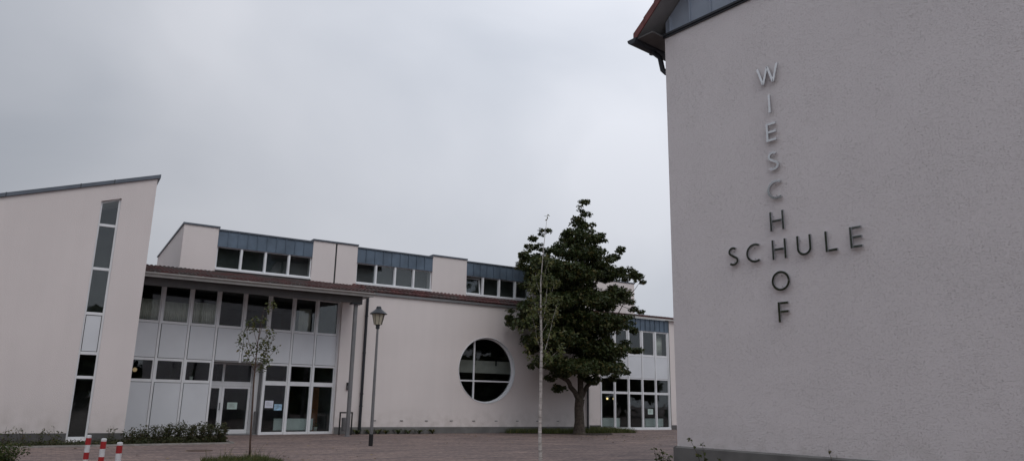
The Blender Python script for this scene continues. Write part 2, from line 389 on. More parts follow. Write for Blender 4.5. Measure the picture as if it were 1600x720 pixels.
# far wing eave
pantiles(11.95,25.7,2.32,6.98,5.2,7.46,'roof',school)
m=MB(); m.box(11.95,25.7,2.30,2.40,6.84,6.93); m.build('eave_trim','fascia',school)
# --- clerestory
CY=.45
m=MB()
def block(x0,x1,y=CY,depth=9.5,z1=8.70,z0=6.3): m.box(x0,x1,y,y+depth,z0,z1)
block(-9.45,-8.04); block(-3.85,-2.78); block(-2.70,-1.69); block(2.305,4.27); block(8.30,10.1); 
m.box(10.1,11.95,CY,CY+9.5,6.3,8.70)
m.build('clerestory_wall','render_main',school)
m=MB(); m.box(12.2,18.31,3.45,8,6.6,9.2); m.build('clerestory_wall','render_main',school)
m=MB(); m.box(-2.78,-2.70,CY+.03,CY+.4,6.3,8.68); m.build('expansion_joint','joint',school)
# caps
m=MB()
for a,b in ((-9.50,-8.0),(-3.88,-1.66),(2.28,4.30),(8.27,12.0)): m.box(a,b,CY-.05,CY+9.5,8.702,8.775)
m.box(12.1,18.36,3.40,8.1,9.202,9.27)
m.build('roof_cap','zinc_dark',school)
for (a,b) in ((-8.035,-3.855),(-1.685,2.30),(4.275,8.295)):
    m=MB(); m.box(a,b,CY-.06,CY+9.4,8.60,8.665); m.build('roof_cap','zinc_dark',school)
    cladding(school,a,b,7.93,8.598,CY-.005,.42)
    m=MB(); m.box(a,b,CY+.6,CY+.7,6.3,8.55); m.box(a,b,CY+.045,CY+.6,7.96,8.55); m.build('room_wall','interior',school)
    m=MB(); m.box(a,b,CY-.06,CY+.12,6.86,6.945); m.build('window_sill','white',school,bevel=.006)
    w=(b-a)/4
    for i in range(4):
        op = (a>4 and i in (0,3))
        if op:
            # tilted-in casement: frame on the wall, sash leaning inward at the top
            x0,x1=a+w*i,a+w*(i+1)
            f=MB(); f.ring(x0+.002,x1-.002,6.948,7.925,CY+.10,CY+.16,.05); fo=f.build('window','white',school,bevel=.005)
            Tt=Matrix.Translation((0,CY+.17,7.0))@Matrix.Rotation(math.radians(-9),4,'X')@Matrix.Translation((0,-(CY+.17),-7.0))
            s2=MB(Tt); s2.ring(x0+.07,x1-.07,7.0,7.86,CY+.17,CY+.21,.05); s2.build('sash','white',fo)
            g=MB(Tt); g.box(x0+.11,x1-.11,CY+.188,CY+.194,7.04,7.82); g.build('pane','glass',fo)
        else:
            window(school,a+w*i+.002,a+w*(i+1)-.002,6.948,7.925,CY+.10,.06,.055)
        if i: 
            m=MB(); m.box(a+w*i-.045,a+w*i+.045,CY+.01,CY+.098,6.948,7.92); m.build('mullion','white',school,bevel=.005)
# --- canopy roof over the glazed front
CXL,CXR=-11.9,-1.90
pantiles(CXL,CXR,-2.62,6.10,CY,6.78,'canopy_roof',school,per=.16,amp=.024)
m=MB(); m.prismx([(-2.62,6.01),(.42,6.68),(.42,5.92),(-2.5,5.92)],CXR-.06,CXR-.001)
m.build('gable_board','soffit',school)
m=MB(); m.prismx([(-2.50,5.995),(.2,6.60),(.2,5.925),(-2.50,5.925)],CXL,CXR-.065); m.build('soffit','soffit',school)
# gutter: half round profile
def gutter(parent,x0,x1,y,z,r,mat,T=None,axis='x',name='gutter'):
    vs=[];fs=[];n=12
    for x in (x0,x1):
        for rr in (r,r*.88):
            for k in range(n+1):
                a=PI+PI*k/n; vs.append((x,y+rr*math.cos(a),z+rr*math.sin(a)))
    q=n+1
    for k in range(n):
        fs+=[(k,k+1,2*q+k+1,2*q+k),(q+k,3*q+k,3*q+k+1,q+k+1),(k,q+k,q+k+1,k+1),(2*q+k,2*q+k+1,3*q+k+1,3*q+k)]
    fs+=[(0,2*q,3*q,q),(n,q+n,3*q+n,2*q+n)]
    fs+=[tuple(range(0,q)),tuple(range(3*q-1,2*q-1,-1))]
    return MB(T).add(vs,fs).build(name,mat,parent,smooth=False)
for i in range(12): MB().box(CXR-.25-.85*i,CXR-.22-.85*i,-2.75,-2.615,6.055,6.075).build('gutter_bracket','metal',school)
gutter(school,CXL,CXR+.02,-2.69,6.04,.06,'fascia')
m=MB(); m.box(CXL,CXR-.001,-2.615,-2.51,5.885,6.035); m.build('fascia_board','fascia',school,bevel=.006)
m=MB(); m.box(CXL,-2.24,-2.19,-1.99,5.62,5.92); m.build('beam','beam',school,bevel=.01)
m=MB(); m.box(-2.72,-2.28,-2.30,-1.88,5.56,5.618); m.build('bearing_plate','darkmetal',school)
m=MB(); m.tube([(-2.50,-2.09,0),(-2.50,-2.09,5.56)],.09,20); m.lathe([(.15,0),(.15,.02),(.1,.03)],20,(-2.5,-2.09)); m.build('column','metal',school,smooth=False)
# downpipe
m=MB(); m.tube([(-1.235,-.16,6.42),(-1.235,-.12,6.30),(-1.235,-.09,6.2),(-1.235,-.09,3.0),(-1.235,-.09,0.02)],.066,14)
for z in (1.2,1.75,3.6,5.3): m.tube([(-1.235,-.09,z),(-1.235,-.09,z+.05)],.08,14)
m.build('downpipe','darkmetal',school,smooth=False)
m=MB(); m.tube([(11.75,-.09,6.3),(11.75,-.09,.02)],.05,12); m.build('downpipe','darkmetal',school)
# --- glazed front (GT frame), modules of 1.095 m
PX=[.09-1.095*i for i in range(11)]   # .09,-1.005,-2.10,-3.195,-4.29,-5.385,...
ZT=5.90
for i,x in enumerate(PX):
    if i==4: mullion(x,2.93,ZT,GT)
    else: mullion(x,0.0,ZT,GT)
for i in range(10):
    x1,x0=PX[i]-.042,PX[i+1]+.042
    window(school,x0,x1,4.33,ZT,0,.07,.05,.05,.10,GT)
    p=MB(GT); p.box(x0+.034,x1-.004,-.005,.03,2.992,4.318); p.build('wall_panel','panel',school,bevel=.004)
    if i<3:
        window(school,x0,x1,2.185,2.972,0,.07,.045,.09,.04,GT)
        window(school,x0,x1,.0,2.182,0,.07,.045,.14,.11,GT)
    elif i<5: pass
    else:
        window(school,x0,x1,2.045,2.972,0,.07,.05,.10,.11,GT)
        p=MB(GT); p.box(x0+.034,x1-.004,-.005,.03,-.02,2.027); p.build('wall_panel','panel',school,bevel=.004)
m=MB(GT); m.box(PX[10],PX[0],.035,.045,2.97,4.34); m.box(PX[10],PX[5],.035,.045,-.1,2.05); m.build('panel_backing','joint',school)
# reveal between glazing and main wall
m=MB(GT); m.box(.135,.30,-.12,.45,-.05,5.92); m.build('wall_return','render_main',school)
# door recess between PX[5] and PX[3]
DY=.85
xl,xr=PX[5],PX[3]
m=MB(GT); m.box(xl+.05,xr-.05,.0,DY+.1,2.93,2.975); m.build('door_soffit','soffit',school)
m=MB(GT); m.box(xl+.02,xl+.045,.09,DY,0,2.93); m.build('door_reveal','white',school)
m=MB(GT); m.box(xr-.045,xr-.02,.09,.40,0,2.93); m.build('door_reveal','metal',school)
m=MB(GT); m.box(xr-.20,xr-.03,.47,DY-.02,0,2.93); m.build('door_reveal','white',school)
m=MB(GT); m.box(xr-.13,xr-.046,.30,.42,.0,.95); m.build('post_box','metal',school)
dx0,dx1=xl+.05,xr-.20
dm=dx0+.72
window(school,dx0,dm,2.12,2.925,DY,.07,.045,T=GT); window(school,dm+.002,dx1,2.12,2.925,DY,.07,.045,T=GT)
m=MB(GT); m.box(dx0,dx1,DY-.01,DY+.09,1.98,2.118); m.build('door_head','white',school)
for (a,b,hx) in ((dx0+.002,dm-.005,dm-.05),(dm+.005,dx1-.002,None)):
    d=MB(GT); d.ring(a,b,.02,1.975,DY+.002,DY+.07,.10,.10,.17); do=d.build('door','white',school,bevel=.006)
    g=MB(GT); g.box(a+.09,b-.09,DY+.03,DY+.036,.15,1.9); g.build('pane','glass',do)
    if hx:
        h=MB(GT); h.tube([(hx,DY-.05,.98),(hx,DY-.05,1.28)],.014,8); h.box(hx-.012,hx+.012,DY-.05,DY,1.0,1.02); h.box(hx-.012,hx+.012,DY-.05,DY,1.24,1.26); h.build('handle','darkmetal',do)
m=MB(GT); m.box(xl,xr,-.02,DY+.1,.0,.018); m.build('threshold','metal',school)
# rooms behind the glazed front
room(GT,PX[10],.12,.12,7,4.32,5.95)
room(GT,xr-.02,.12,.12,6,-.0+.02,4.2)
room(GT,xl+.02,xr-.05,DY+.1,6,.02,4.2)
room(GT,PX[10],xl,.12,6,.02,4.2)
# --- far wing glazing (WT frame)
WX=[-3.02,-1.93,-.83,.29,1.40,2.52]
for i,x in enumerate(WX): 
    MB(WT).box(x-.04,x+.04,-.04,.10,0,6.08).build('mullion','white',school,bevel=.005)
for i in range(5):
    x0,x1=WX[i]+.042,WX[i+1]-.042
    window(school,x0,x1,.10,2.22,0,.07,.04,.10,.05,WT)
    window(school,x0,x1,2.225,3.10,0,.07,.04,.07,.04,WT)
    p=MB(WT); p.box(x0+.01,x1-.004,-.005,.03,3.112,4.43); p.build('wall_panel','panel',school,bevel=.004)
    window(school,x0,x1,4.44,6.08,0,.07,.05,.05,.10,WT,inner=.035)
m=MB(WT); m.box(-3.02,2.52,.035,.045,3.05,4.5); m.build('panel_backing','joint',school)
m=MB(WT); m.box(-3.06,2.56,-.06,.12,.0,.098); m.build('base_rail','white',school)
cladding(school,-3.05,2.62,6.10,6.84,-.03,.42,WT,.06)
m=MB(WT); m.box(2.57,2.599,-.06,.1,0,6.84); m.build('corner_trim','metal',school)
room(WT,-3.02,2.55,.12,6,.05,3.9)
room(WT,-3.02,2.55,.12,6,4.3,6.6)
# ================================================================== furniture and fittings seen behind the glass
SG=A+math.radians(7.6)
def radiator(p,w,h,rz,label):
    t=thing('radiator',label,'radiator',p,rz,'radiators behind the ground floor glass')
    m=MB(); m.box(0,w,0,.03,.02,h)
    n=int(w/.055)
    for i in range(n): x=w*(i+.5)/n; m.box(x-.017,x+.017,-.018,-.0005,.05,h-.03)
    m.box(0,w,-.02,.07,h,h+.02); m.build('panel','radiator',t)
    m=MB(); 
    for x in (.1,w-.1): m.box(x-.02,x+.02,.035,.06,-.12,.1)
    m.build('foot','metal',t)
radiator(gw(-2.42,.42,.13),1.80,.50,SG,'white ribbed radiator standing behind the glass right of the entrance door')
radiator(ww(-2.60,.4,.15),1.35,.52,A,'white radiator behind the far glazing, left one beside the tree trunk')
radiator(ww(.80,.4,.15),1.50,.50,A,'white radiator behind the far glazing, right one under the paper notice')
def curtain(T,x0,x1,z0,z1,y,label,cat='curtain'):
    vs=[];fs=[];n=60
    for i in range(n+1):
        x=x0+(x1-x0)*i/n; yy=y+.03*math.sin(i*1.25)+.012*math.sin(i*2.9+x)
        for j,z in enumerate((z0,z1)): vs.append((x,yy,z))
    for i in range(n): fs.append((2*i,2*i+2,2*i+3,2*i+1))
    m=MB(TM@T); m.add(vs,fs); o=m.build('curtain','curtain',smooth=True)
    so=o.modifiers.new('thickness','SOLIDIFY'); so.thickness=.004
    tag(o,label,cat,'curtains in the upper windows'); return o
curtain(GT,PX[8]+.1,PX[7]-.05,4.45,5.27,.17,'pale half curtain in the leftmost upper window beside the slanted tower')
curtain(GT,PX[7]+.07,PX[6]-.06,4.45,5.22,.17,'pale half curtain in the second upper window from the slanted tower')
curtain(GT,PX[6]+.06,PX[5]-.06,4.45,5.30,.17,'pale half curtain in the third upper window, above the shrubs')
curtain(GT,PX[2]+.45,PX[1]-.08,4.45,5.5,.5,'beige curtain in the second upper window from the canopy column')
curtain(WT,WX[4]+.5,WX[5]-.1,4.55,5.9,.5,'grey curtain in the last upper window of the far wing')
def notice(T,x,z,w,h,y,label,mat='paper'):
    t=thing('paper_notice',label,'notice',(TM@T)@Vector((x,y,z)),A+(math.radians(7.6) if T is GT else 0),'paper notices stuck on the glass')
    m=MB(); m.box(0,w,0,.003,0,h); m.build('sheet',mat,t)
    k=MB()
    r=random.Random(int(x*100))
    nl=5
    for i in range(nl):
        zz=h*(.8-.13*i); k.box(w*.12,w*(.5+.38*r.random()),-.002,-.0006,zz,zz+h*.03)
    k.build('print','metal',t)
notice(GT,-3.03,1.10,.36,.30,-.0+.02,'white paper notice on the glass, upper left of the two right of the door')
notice(GT,-2.62,1.0,.34,.26,.02,'blue paper notice on the glass, lower right of the two right of the door','paper_blue')
notice(GT,-4.33,1.02,.42,.28,DY+.015,'pale green paper notice stuck inside the entrance door leaf','paper_green')
notice(WT,.70,.93,.42,.32,.02,'pale paper notice alone on the far wing glazing','paper_green')
# lamps and plants inside
def globe(p,r,mat,label,name='pendant_lamp'):
    t=thing(name,label,'lamp',p,0)
    m=MB(); m.lathe([(r*math.sin(PI*k/10)+.0001,-r*math.cos(PI*k/10)) for k in range(11)],16); m.build('globe',mat,t,smooth=True)
    m=MB(); m.tube([(0,0,r),(0,0,r+.5)],.008,6); m.build('cord','black',t)
globe(gw(-8.16,.5,2.50),.085,'glowdim','round lamp glowing dimly in the small window beside the slanted tower')
globe(ww(-2.05,.6,1.83),.065,'glow','small lit yellow lamp behind the far glazing, left of the pair')
globe(ww(-1.55,.6,1.83),.055,'glow','small lit yellow lamp behind the far glazing, right of the pair')
def inner_door():
    t=thing('wooden_door','brown wooden inner door behind the rightmost ground floor pane','door',gw(-.30,1.6,.02),SG)
    m=MB(); m.box(0,.62,0,.05,0,2.0); m.build('leaf','wood',t)
    m=MB(); m.tube([(.07,-.05,1.0),(.2,-.05,1.0)],.012,8); m.build('handle','metal',t)
inner_door()
def pot_plant(p,label,s=1,mat='leaf_green'):
    t=thing('pot_plant',label,'plant',p,0)
    m=MB(); m.lathe([(.06*s,0),(.085*s,.14*s),(.09*s,.15*s)],14); m.build('pot','ivory',t)
    leaves('leaves',mat,t,[(0,0,.3*s,.14*s,.14*s,.17*s)],70,.05*s)
# ------------------------------------------------------------------ leaves helper
def leafshape(kind):
    if kind=='birch': return [(0,0,0),(.32,.35,.03),(0,1,0),(-.32,.35,.03)],[(0,1,2,3)]
    if kind=='maple': return [(0,0,0),(.45,.2,.05),(.55,.62,.0),(.18,.6,.03),(0,1.05,-.05),(-.18,.6,.03),(-.55,.62,0),(-.45,.2,.05)],[(0,1,2,3),(0,3,4,5),(0,5,6,7)]
    return [(0,0,0),(.28,.3,.04),(.22,.7,.03),(0,1,-.03),(-.22,.7,.03),(-.28,.3,.04)],[(0,1,2,3),(0,3,4,5)]
def leaves(name,mat,parent,blobs,n,size,kind='oval',keep=None,flat=.5,rnd=random,shell=.6,T=None,vary=.35):
    """n leaves spread through ellipsoids (x,y,z,rx,ry,rz) weighted by volume"""
    shp,sf=leafshape(kind); w=[b[3]*b[4]*b[5] for b in blobs]
    vs=[];fs=[]; cnt=0; tries=0
    while cnt<n and tries<n*5:
        tries+=1
        b=rnd.choices(blobs,w)[0]
        d=Vector((rnd.gauss(0,1),rnd.gauss(0,1),rnd.gauss(0,1))).normalized()
        r=rnd.random()**(shell*.6)
        p=Vector((b[0]+d.x*b[3]*r,b[1]+d.y*b[4]*r,b[2]+d.z*b[5]*r))
        if keep and not keep(p): continue
        s=size*rnd.uniform(1-vary,1+vary)
        up=(Vector((0,0,flat))+Vector((rnd.gauss(0,.5),rnd.gauss(0,.5),rnd.gauss(0,.5)))+d*.35).normalized()
        az=rnd.uniform(0,2*PI); a=Vector((math.cos(az),math.sin(az),-.35)); a=(a-up*a.dot(up)).normalized(); c=a.cross(up)
        k=len(vs)
        for q in shp: vs.append(tuple(p+c*(q[0]*s)+a*(q[1]*s)+up*(q[2]*s)))
        fs+=[tuple(k+i for i in f) for f in sf]; cnt+=1
    m=MB(T); m.v=vs; m.f=fs
    me=bpy.data.meshes.new(name); me.from_pydata(vs,[],fs); me.materials.append(MAT[mat])
    o=bpy.data.objects.new(name,me); col.objects.link(o); 
    if parent: o.parent=parent
    return o
pot_plant(gw(-6.02,.5,2.16),'pale potted plant on the sill of the small window above the shrubs',1.0,'leaf_green')
pot_plant(gw(-.42,.55,.12),'small potted plant on the floor beside the white radiator',1.1,'leaf_green')
# wall box and waste bin by the canopy column
t=thing('wall_box','small black switch box on the pale wall beside the canopy column','box',mw(-1.86,-.001,2.10),A)
m=MB(); m.box(-.10,.10,-.09,0,-.16,.16); m.build('housing','black',t,bevel=.01)
m=MB(); m.box(-.07,.07,-.098,-.0905,-.12,.02); m.build('cover','metal',t)
t=thing('waste_bin','black framed waste bin standing behind the canopy column','bin',mw(-2.20,-.95,0),A)
m=MB(); 
for x in (-.27,.27): m.box(x-.025,x+.025,-.03,.03,0,.98)
m.box(-.245,.245,-.03,.03,.92,.98); m.build('frame','black',t)
m=MB(); m.lathe([(.15,.18),(.17,.2),(.185,.72),(.175,.74)],18); m.build('bucket','metal',t,smooth=False)
# ================================================================== WEDGE TOWER (left)
TO=Vector((-12.6156,24.8822,0))
tower=thing('tower_building','pale stair tower with slanted zinc-edged roof and one tall narrow window','building',TO,A)
TT=TM
def zr(x): return 9.02+.318*x
m=MB(); D0,D1=0,4.2; XL=-8.2; a,b=-1.62,-1.03
m.prism([(XL,-.3),(a,-.3),(a,zr(a)),(XL,zr(XL))],D0,D1)
m.prism([(b,-.3),(0,-.3),(0,zr(0)),(b,zr(b))],D0,D1)
m.prism([(a,8.46+.318*a),(b,8.46+.318*b),(b,zr(b)),(a,zr(a))],D0,D1)
m.prism([(a,-.3),(b,-.3),(b,.06),(a,.06)],D0+.02,D1)
m.build('wall','render_tower',tower)
m=MB(); m.prism([(XL-.1,zr(XL-.1)+.002),(.09,zr(.09)+.002),(.09,zr(.09)+.13),(XL-.1,zr(XL-.1)+.13)],-.07,D1+.07); m.build('roof_cap','zinc_dark',tower)
m=MB()
for x in (-6.3,-4.3,-2.3,-1.33): m.prism([(x,zr(x)-.01),(x+.03,zr(x+.03)-.01),(x+.03,zr(x+.03)+.14),(x,zr(x)+.14)],-.078,-.0705)
m.build('cap_joint','darkmetal',tower)
m=MB(); m.box(XL,a-.001,-.03,-.001,-.3,.33); m.box(b+.001,0.03,-.03,-.001,-.3,.33); m.build('plinth','plinth_dark',tower)
wy=.10
m=MB(); m.prism([(a,.06),(a+.05,.06),(a+.05,8.46+.318*(a+.05)-.001),(a,8.46+.318*a-.001)],wy,wy+.08)
m.prism([(b-.065,.06),(b,.06),(b,8.46+.318*b-.001),(b-.065,8.46+.318*(b-.065)-.001)],wy,wy+.08)
m.prism([(a+.051,8.40+.318*a),(b-.066,8.40+.318*b),(b-.066,8.45+.318*b),(a+.051,8.45+.318*a)],wy,wy+.08)
for z,h in ((7.10,.09),(5.60,.09),(4.10,.09),(2.80,.10),(2.03,.09),(.06,.15)): m.box(a+.051,b-.066,wy-.006,wy+.08,z,z+h)
wf=m.build('window','white',tower,bevel=.005)
for z0,z1 in ((2.12,2.80),(.21,2.03),(4.19,5.60),(5.69,7.10)):
    MB().box(a+.04,b-.06,wy+.035,wy+.041,z0,z1).build('pane','glass',wf)
MB().prism([(a+.04,7.19),(b-.06,7.19),(b-.06,8.4+.318*b),(a+.04,8.4+.318*a)],wy+.035,wy+.041).build('pane','glass',wf)
MB().box(a+.07,b-.085,wy+.02,wy+.05,2.92,4.08).build('wall_panel','panel',tower,bevel=.004)
MB().box(a-.05,b+.02,-.10,wy-.008,-.0,.055).build('window_sill','metal',tower)
m=MB(); m.box(a-.0,b+.0,1.6,1.62,0,8.2); m.build('room_wall','interior',tower)
# stair landings inside
m=MB()
m.box(a+.002,b-.002,.35,1.59,4.0,4.15); m.box(a+.002,b-.002,.35,1.59,2.0,2.12); m.build('landing','interior',tower)
# ================================================================== GABLED BUILDING (right)
BO=Vector((4.0064,17.915,0)); BA=math.radians(-51)
gable=thing('gabled_building','large white rendered gable wall at right under a red tiled roof, carrying the steel lettering','building',BO,BA)
GW,GD=12.0,7.1; EZ=11.17; SL=.885
m=MB(); m.box(0,GW,0,GD,.0,EZ); m.build('wall','render_gable',gable)
m=MB(); m.box(-.07,GW+.07,-.07,GD+.07,-.4,.60); m.prismx([(-.07,.601),(-.0005,.601),(-.0005,.635)],-.07,GW); m.prism([(-.07,.601),(-.0005,.601),(-.0005,.635)],-.07,GD)
m.build('plinth','plinth',gable)
def under(x): return 11.62+SL*x if x<=GW/2 else 11.62+SL*(GW-x)
m=MB(); m.prism([(.0,EZ+.001),(GW,EZ+.001),(GW,under(GW)),(GW/2,under(GW/2)),(0,under(0))],.05,GD-.05); 
gz=m
x=.17
while x<GW:
    gz.box(x-.014,x+.014,.0,.0495,EZ+.06,min(under(x)-.05,40)); x+=.645
gz.build('zinc_cladding','zinc_gable',gable)
m=MB(); m.box(-.03,GW+.03,-.075,.06,EZ+.002,EZ+.06); m.box(-.03,GW+.03,-.045,-.001,EZ-.045,EZ+.001); m.build('flashing','darkmetal',gable)
OV=.50
def gable_slope(sign):
    # local frame running along the eave
    Ls=(GW/2+.62)
    x0=-.62
    T=Matrix.Identity(4)
    vs=[];fs=[]
    return
# tiled slopes: pantiles run along Y, so rotate a strip frame
def slope(side):
    z0=11.83+SL*(-.62); z1=11.83+SL*(GW/2)
    if side==0: T=Matrix(((0,1,0,0),(1,0,0,0),(0,0,1,0),(0,0,0,1)))      # x<->y
    else: T=Matrix(((0,-1,0,GW),(1,0,0,0),(0,0,1,0),(0,0,0,1)))
    return pantiles(-OV,GD+OV,-.62,z0,GW/2,z1,'roof',gable,T,per=.24,amp=.035,course=.36,thick=.10)
slope(0); slope(1)
# verge tiles (red edge) and soffit boards under the overhang
m=MB()
n=18
for k in range(n):
    s0=-.64+(GW/2+.64)*k/n; s1=-.64+(GW/2+.64)*(k+1)/n+.03
    za=11.83+SL*s0; zb=11.83+SL*s1
    m.prism([(s0,za-.17),(s1,zb-.17),(s1,zb+.05),(s0,za+.085)],-OV-.035,-OV-.003)
    m.prism([(GW-s0,za-.17),(GW-s1,zb-.17),(GW-s1,zb+.05),(GW-s0,za+.085)],-OV-.035,-OV-.003)
m.build('verge_tiles','verge',gable)
m=MB()
for sgn in (0,1):
    f=(lambda x:x) if sgn==0 else (lambda x:GW-x)
    u=lambda x:11.70+SL*x
    m.prism([(f(-.55),u(-.55)-.03),(f(GW/2),u(GW/2)-.03),(f(GW/2),u(GW/2)),(f(-.55),u(-.55))],-OV,GD+OV)
m.build('soffit','soffit',gable)
m=MB(); m.box(-.56,-.001,-OV,GD,EZ-.02,EZ+.02); m.build('eave_board','beam',gable)
gT=Matrix(((0,1,0,0),(1,0,0,0),(0,0,1,0),(0,0,0,1)))
gutter(gable,-OV-.08,GD+OV,-.66,EZ+.01,.155,'darkmetal',gT)
m=MB(); m.tube([(-.66,.25,EZ-.05),(-.62,.28,EZ-.12),(-.46,.34,EZ-.30),(-.43,.36,EZ-.50),(-.40,.37,EZ-.68),(-.30,.38,EZ-.80),(-.10,.40,EZ-.84),(-.07,.40,EZ-1.0),(-.07,.40,.62)],.072,12)
m.build('downpipe','darkmetal',gable,smooth=True)
m=MB(); m.lathe([(.09,EZ-.16),(.115,EZ-.02),(.12,EZ+.02)],12,(-.65,.26)); m.build('rain_funnel','darkmetal',gable)
# ------------------------------------------------------------------ steel lettering
LH=.44; SW=.056; DD=.05
def bar(m,x0,z0,x1,z1,w=SW):
    d=Vector((x1-x0,z1-z0)); n=Vector((-d.y,d.x)).normalized()*(w/2)
    m.prism([(x0+n.x,z0+n.y),(x1+n.x,z1+n.y),(x1-n.x,z1-n.y),(x0-n.x,z0-n.y)],0,DD)
def arc(m,pts,w=SW):
    # ribbon along a polyline, extruded
    P=[Vector(p) for p in pts]; l=[];r=[]
    for i,p in enumerate(P):
        d=(P[min(i+1,len(P)-1)]-P[max(0,i-1)]).normalized(); n=Vector((-d.y,d.x))*(w/2)
        l.append(p+n); r.append(p-n)
    vs=[];k=len(P)
    for y in (0,DD):
        vs+=[(q.x,y,q.y) for q in l]+[(q.x,y,q.y) for q in r]
    fs=[]
    for i in range(k-1):
        fs+=[(i,i+1,k+i+1,k+i),(2*k+i,3*k+i,3*k+i+1,2*k+i+1),(i,2*k+i,2*k+i+1,i+1),(k+i,k+i+1,3*k+i+1,3*k+i)]
    fs+=[(0,k,3*k,2*k),(k-1,3*k-1,4*k-1,2*k-1)]
    m.add(vs,fs)
def circ(cx,cz,rx,rz,a0,a1,n=22): return [(cx+rx*math.cos(math.radians(a0+(a1-a0)*i/n)),cz+rz*math.sin(math.radians(a0+(a1-a0)*i/n))) for i in range(n+1)]
def letter(ch):
    m=MB(); h=LH; e=SW/2
    if ch=='W':
        w=.50; X=[-w/2,-w/4,0,w/4,w/2]
        bar(m,X[0],h,X[1],e*.4); bar(m,X[1],e*.4,X[2],h*.98); bar(m,X[2],h*.98,X[3],e*.4); bar(m,X[3],e*.4,X[4],h)
    if ch=='I': bar(m,0,0,0,h)
    if ch=='E':
        bar(m,-.10,0,-.10,h); 
        for z in (e,h/2,h-e): bar(m,-.10+e,z,.12,z)
    if ch=='F':
        bar(m,-.10,0,-.10,h)
        for z in (h*.52,h-e): bar(m,-.10+e,z,.12,z)
    if ch=='L': bar(m,-.10,0,-.10,h); bar(m,-.10+e,e,.13,e)
    if ch=='H': bar(m,-.145,0,-.145,h); bar(m,.145,0,.145,h); bar(m,-.145+e,h/2,.145-e,h/2)
    if ch=='O': arc(m,circ(0,h/2,.19,h/2-e,0,360,40))
    if ch=='C': arc(m,circ(.04,h/2,.20,h/2-e,58,302,30))
    if ch=='U': arc(m,[(-.14,h),(-.14,h*.6)]+circ(0,.165,.14,.14,180,360,16)+[(.14,h*.6),(.14,h)])
    if ch=='S':
        q=h/4
        up=circ(0,h*.745,.095,h*.255-e,40,250,18); dn=circ(0,h*.265,.112,h*.265-e,80,-140,18)
        arc(m,up[:-1]+dn[1:])
    return m
sign=thing('school_sign','brushed steel letters on the gable wall, one long word downwards crossed by one across','sign',(TMB:=Matrix.Translation(BO)@Matrix.Rotation(BA,4,'Z'))@Vector((3.0,-.09,4.92)),BA)
def put(ch,x,z,mat):
    m=letter(ch); m.T=Matrix.Identity(4)
    T=Matrix.Translation((x-3.0,0,z-4.92-LH/2))
    m.v=[tuple(T@Vector(p)) for p in m.v]
    # stand-off pins
    for px_ in (-.08,.08):
        pass
    o=m.build('letter',mat,sign,bevel=.004)
    for zz in ((.1,.34)):
        b=MB(T); b.tube([(-.11 if ch in 'EFLHU' else 0,DD,zz),(-.11 if ch in 'EFLHU' else 0,.09,zz)],.008,6); b.build('pin','letter',o)
for ch,z in zip('WIESCH',(9.01,8.30,7.62,6.93,6.26,5.555)): put(ch,2.98,z,'letter')
for ch,x in zip('SCHULE',(1.83,2.36,2.99,3.57,4.16,4.68)): put(ch,x,4.915,'letter')
put('O',2.98,4.22,'letter'); put('F',3.0,3.55,'letter')
# ================================================================== STREET LAMP
t=thing('street_lamp','tall grey lamp post with lantern head standing in front of the pale wall','street lamp',(-4.7014,26.0326,0),0)
m=MB(); m.tube([(0,0,.40),(0,0,2.2),(0,0,4.02)],[.058,.05,.038],16); m.build('pole','metal',t)
m=MB(); m.tube([(0,0,0),(0,0,.38),(0,0,.40)],[.075,.075,.062],16); m.build('base_sleeve','black',t)
m=MB(); m.lathe([(.05,3.98),(.07,4.0),(.07,4.10),(.10,4.13)],16); m.build('socket','darkmetal',t)
m=MB(); m.lathe([(.13,4.135),(.215,4.50),(.205,4.50),(.12,4.14)],8,rot=PI/8); m.build('lantern','diffuser',t)
m=MB()
for k in range(8):
    a=2*PI*k/8+PI/8; m.tube([(.137*math.cos(a),.137*math.sin(a),4.13),(.222*math.cos(a),.222*math.sin(a),4.50)],.008,6)
m.build('lantern_rib','darkmetal',t)
m=MB(); m.lathe([(.30,4.50),(.31,4.515),(.26,4.56),(.16,4.64),(.10,4.69),(.09,4.74),(.07,4.78),(.0,4.785)],20); m.build('lamp_hat','darkmetal',t)
# ================================================================== BOLLARDS
bl=['red and white striped bollard, leftmost of the three by the shrubs','red and white striped bollard, middle of the three by the shrubs','red and white striped bollard, rightmost of the three by the shrubs']
for i,(x,y,tx,ty) in enumerate(((-6.07,10.99,.3,0),(-5.48,10.29,-.4,.6),(-4.87,9.57,.5,-.3))):
    t=thing('bollard',bl[i],'bollard',(x,y,0),random.uniform(0,6),'striped bollards in a row')
    t.rotation_euler=(math.radians(tx),math.radians(ty),t.rotation_euler.z)
    m=MB(); m.lathe([(.034,0),(.034,.985),(.030,.997),(.016,1.0)],20); m.build('post','whitepaint',t)
    for z in (.865,.665,.465,.265,.065): MB().lathe([(.0355,z),(.0355,z+.095)],20).build('stripe','red',t)
# ================================================================== planting
def grow(m,p,d,L_,r,seg=5,wob=.12,up=.1,rnd=random,taper=.45):
    pts=[Vector(p)]; d=Vector(d).normalized(); rs=[r]
    for i in range(seg):
        d=(d+Vector((rnd.gauss(0,wob),rnd.gauss(0,wob),rnd.gauss(0,wob)+up))).normalized()
        pts.append(pts[-1]+d*(L_/seg)); rs.append(r*(1-(1-taper)*(i+1)/seg))
    m.tube(pts,rs,8); return pts
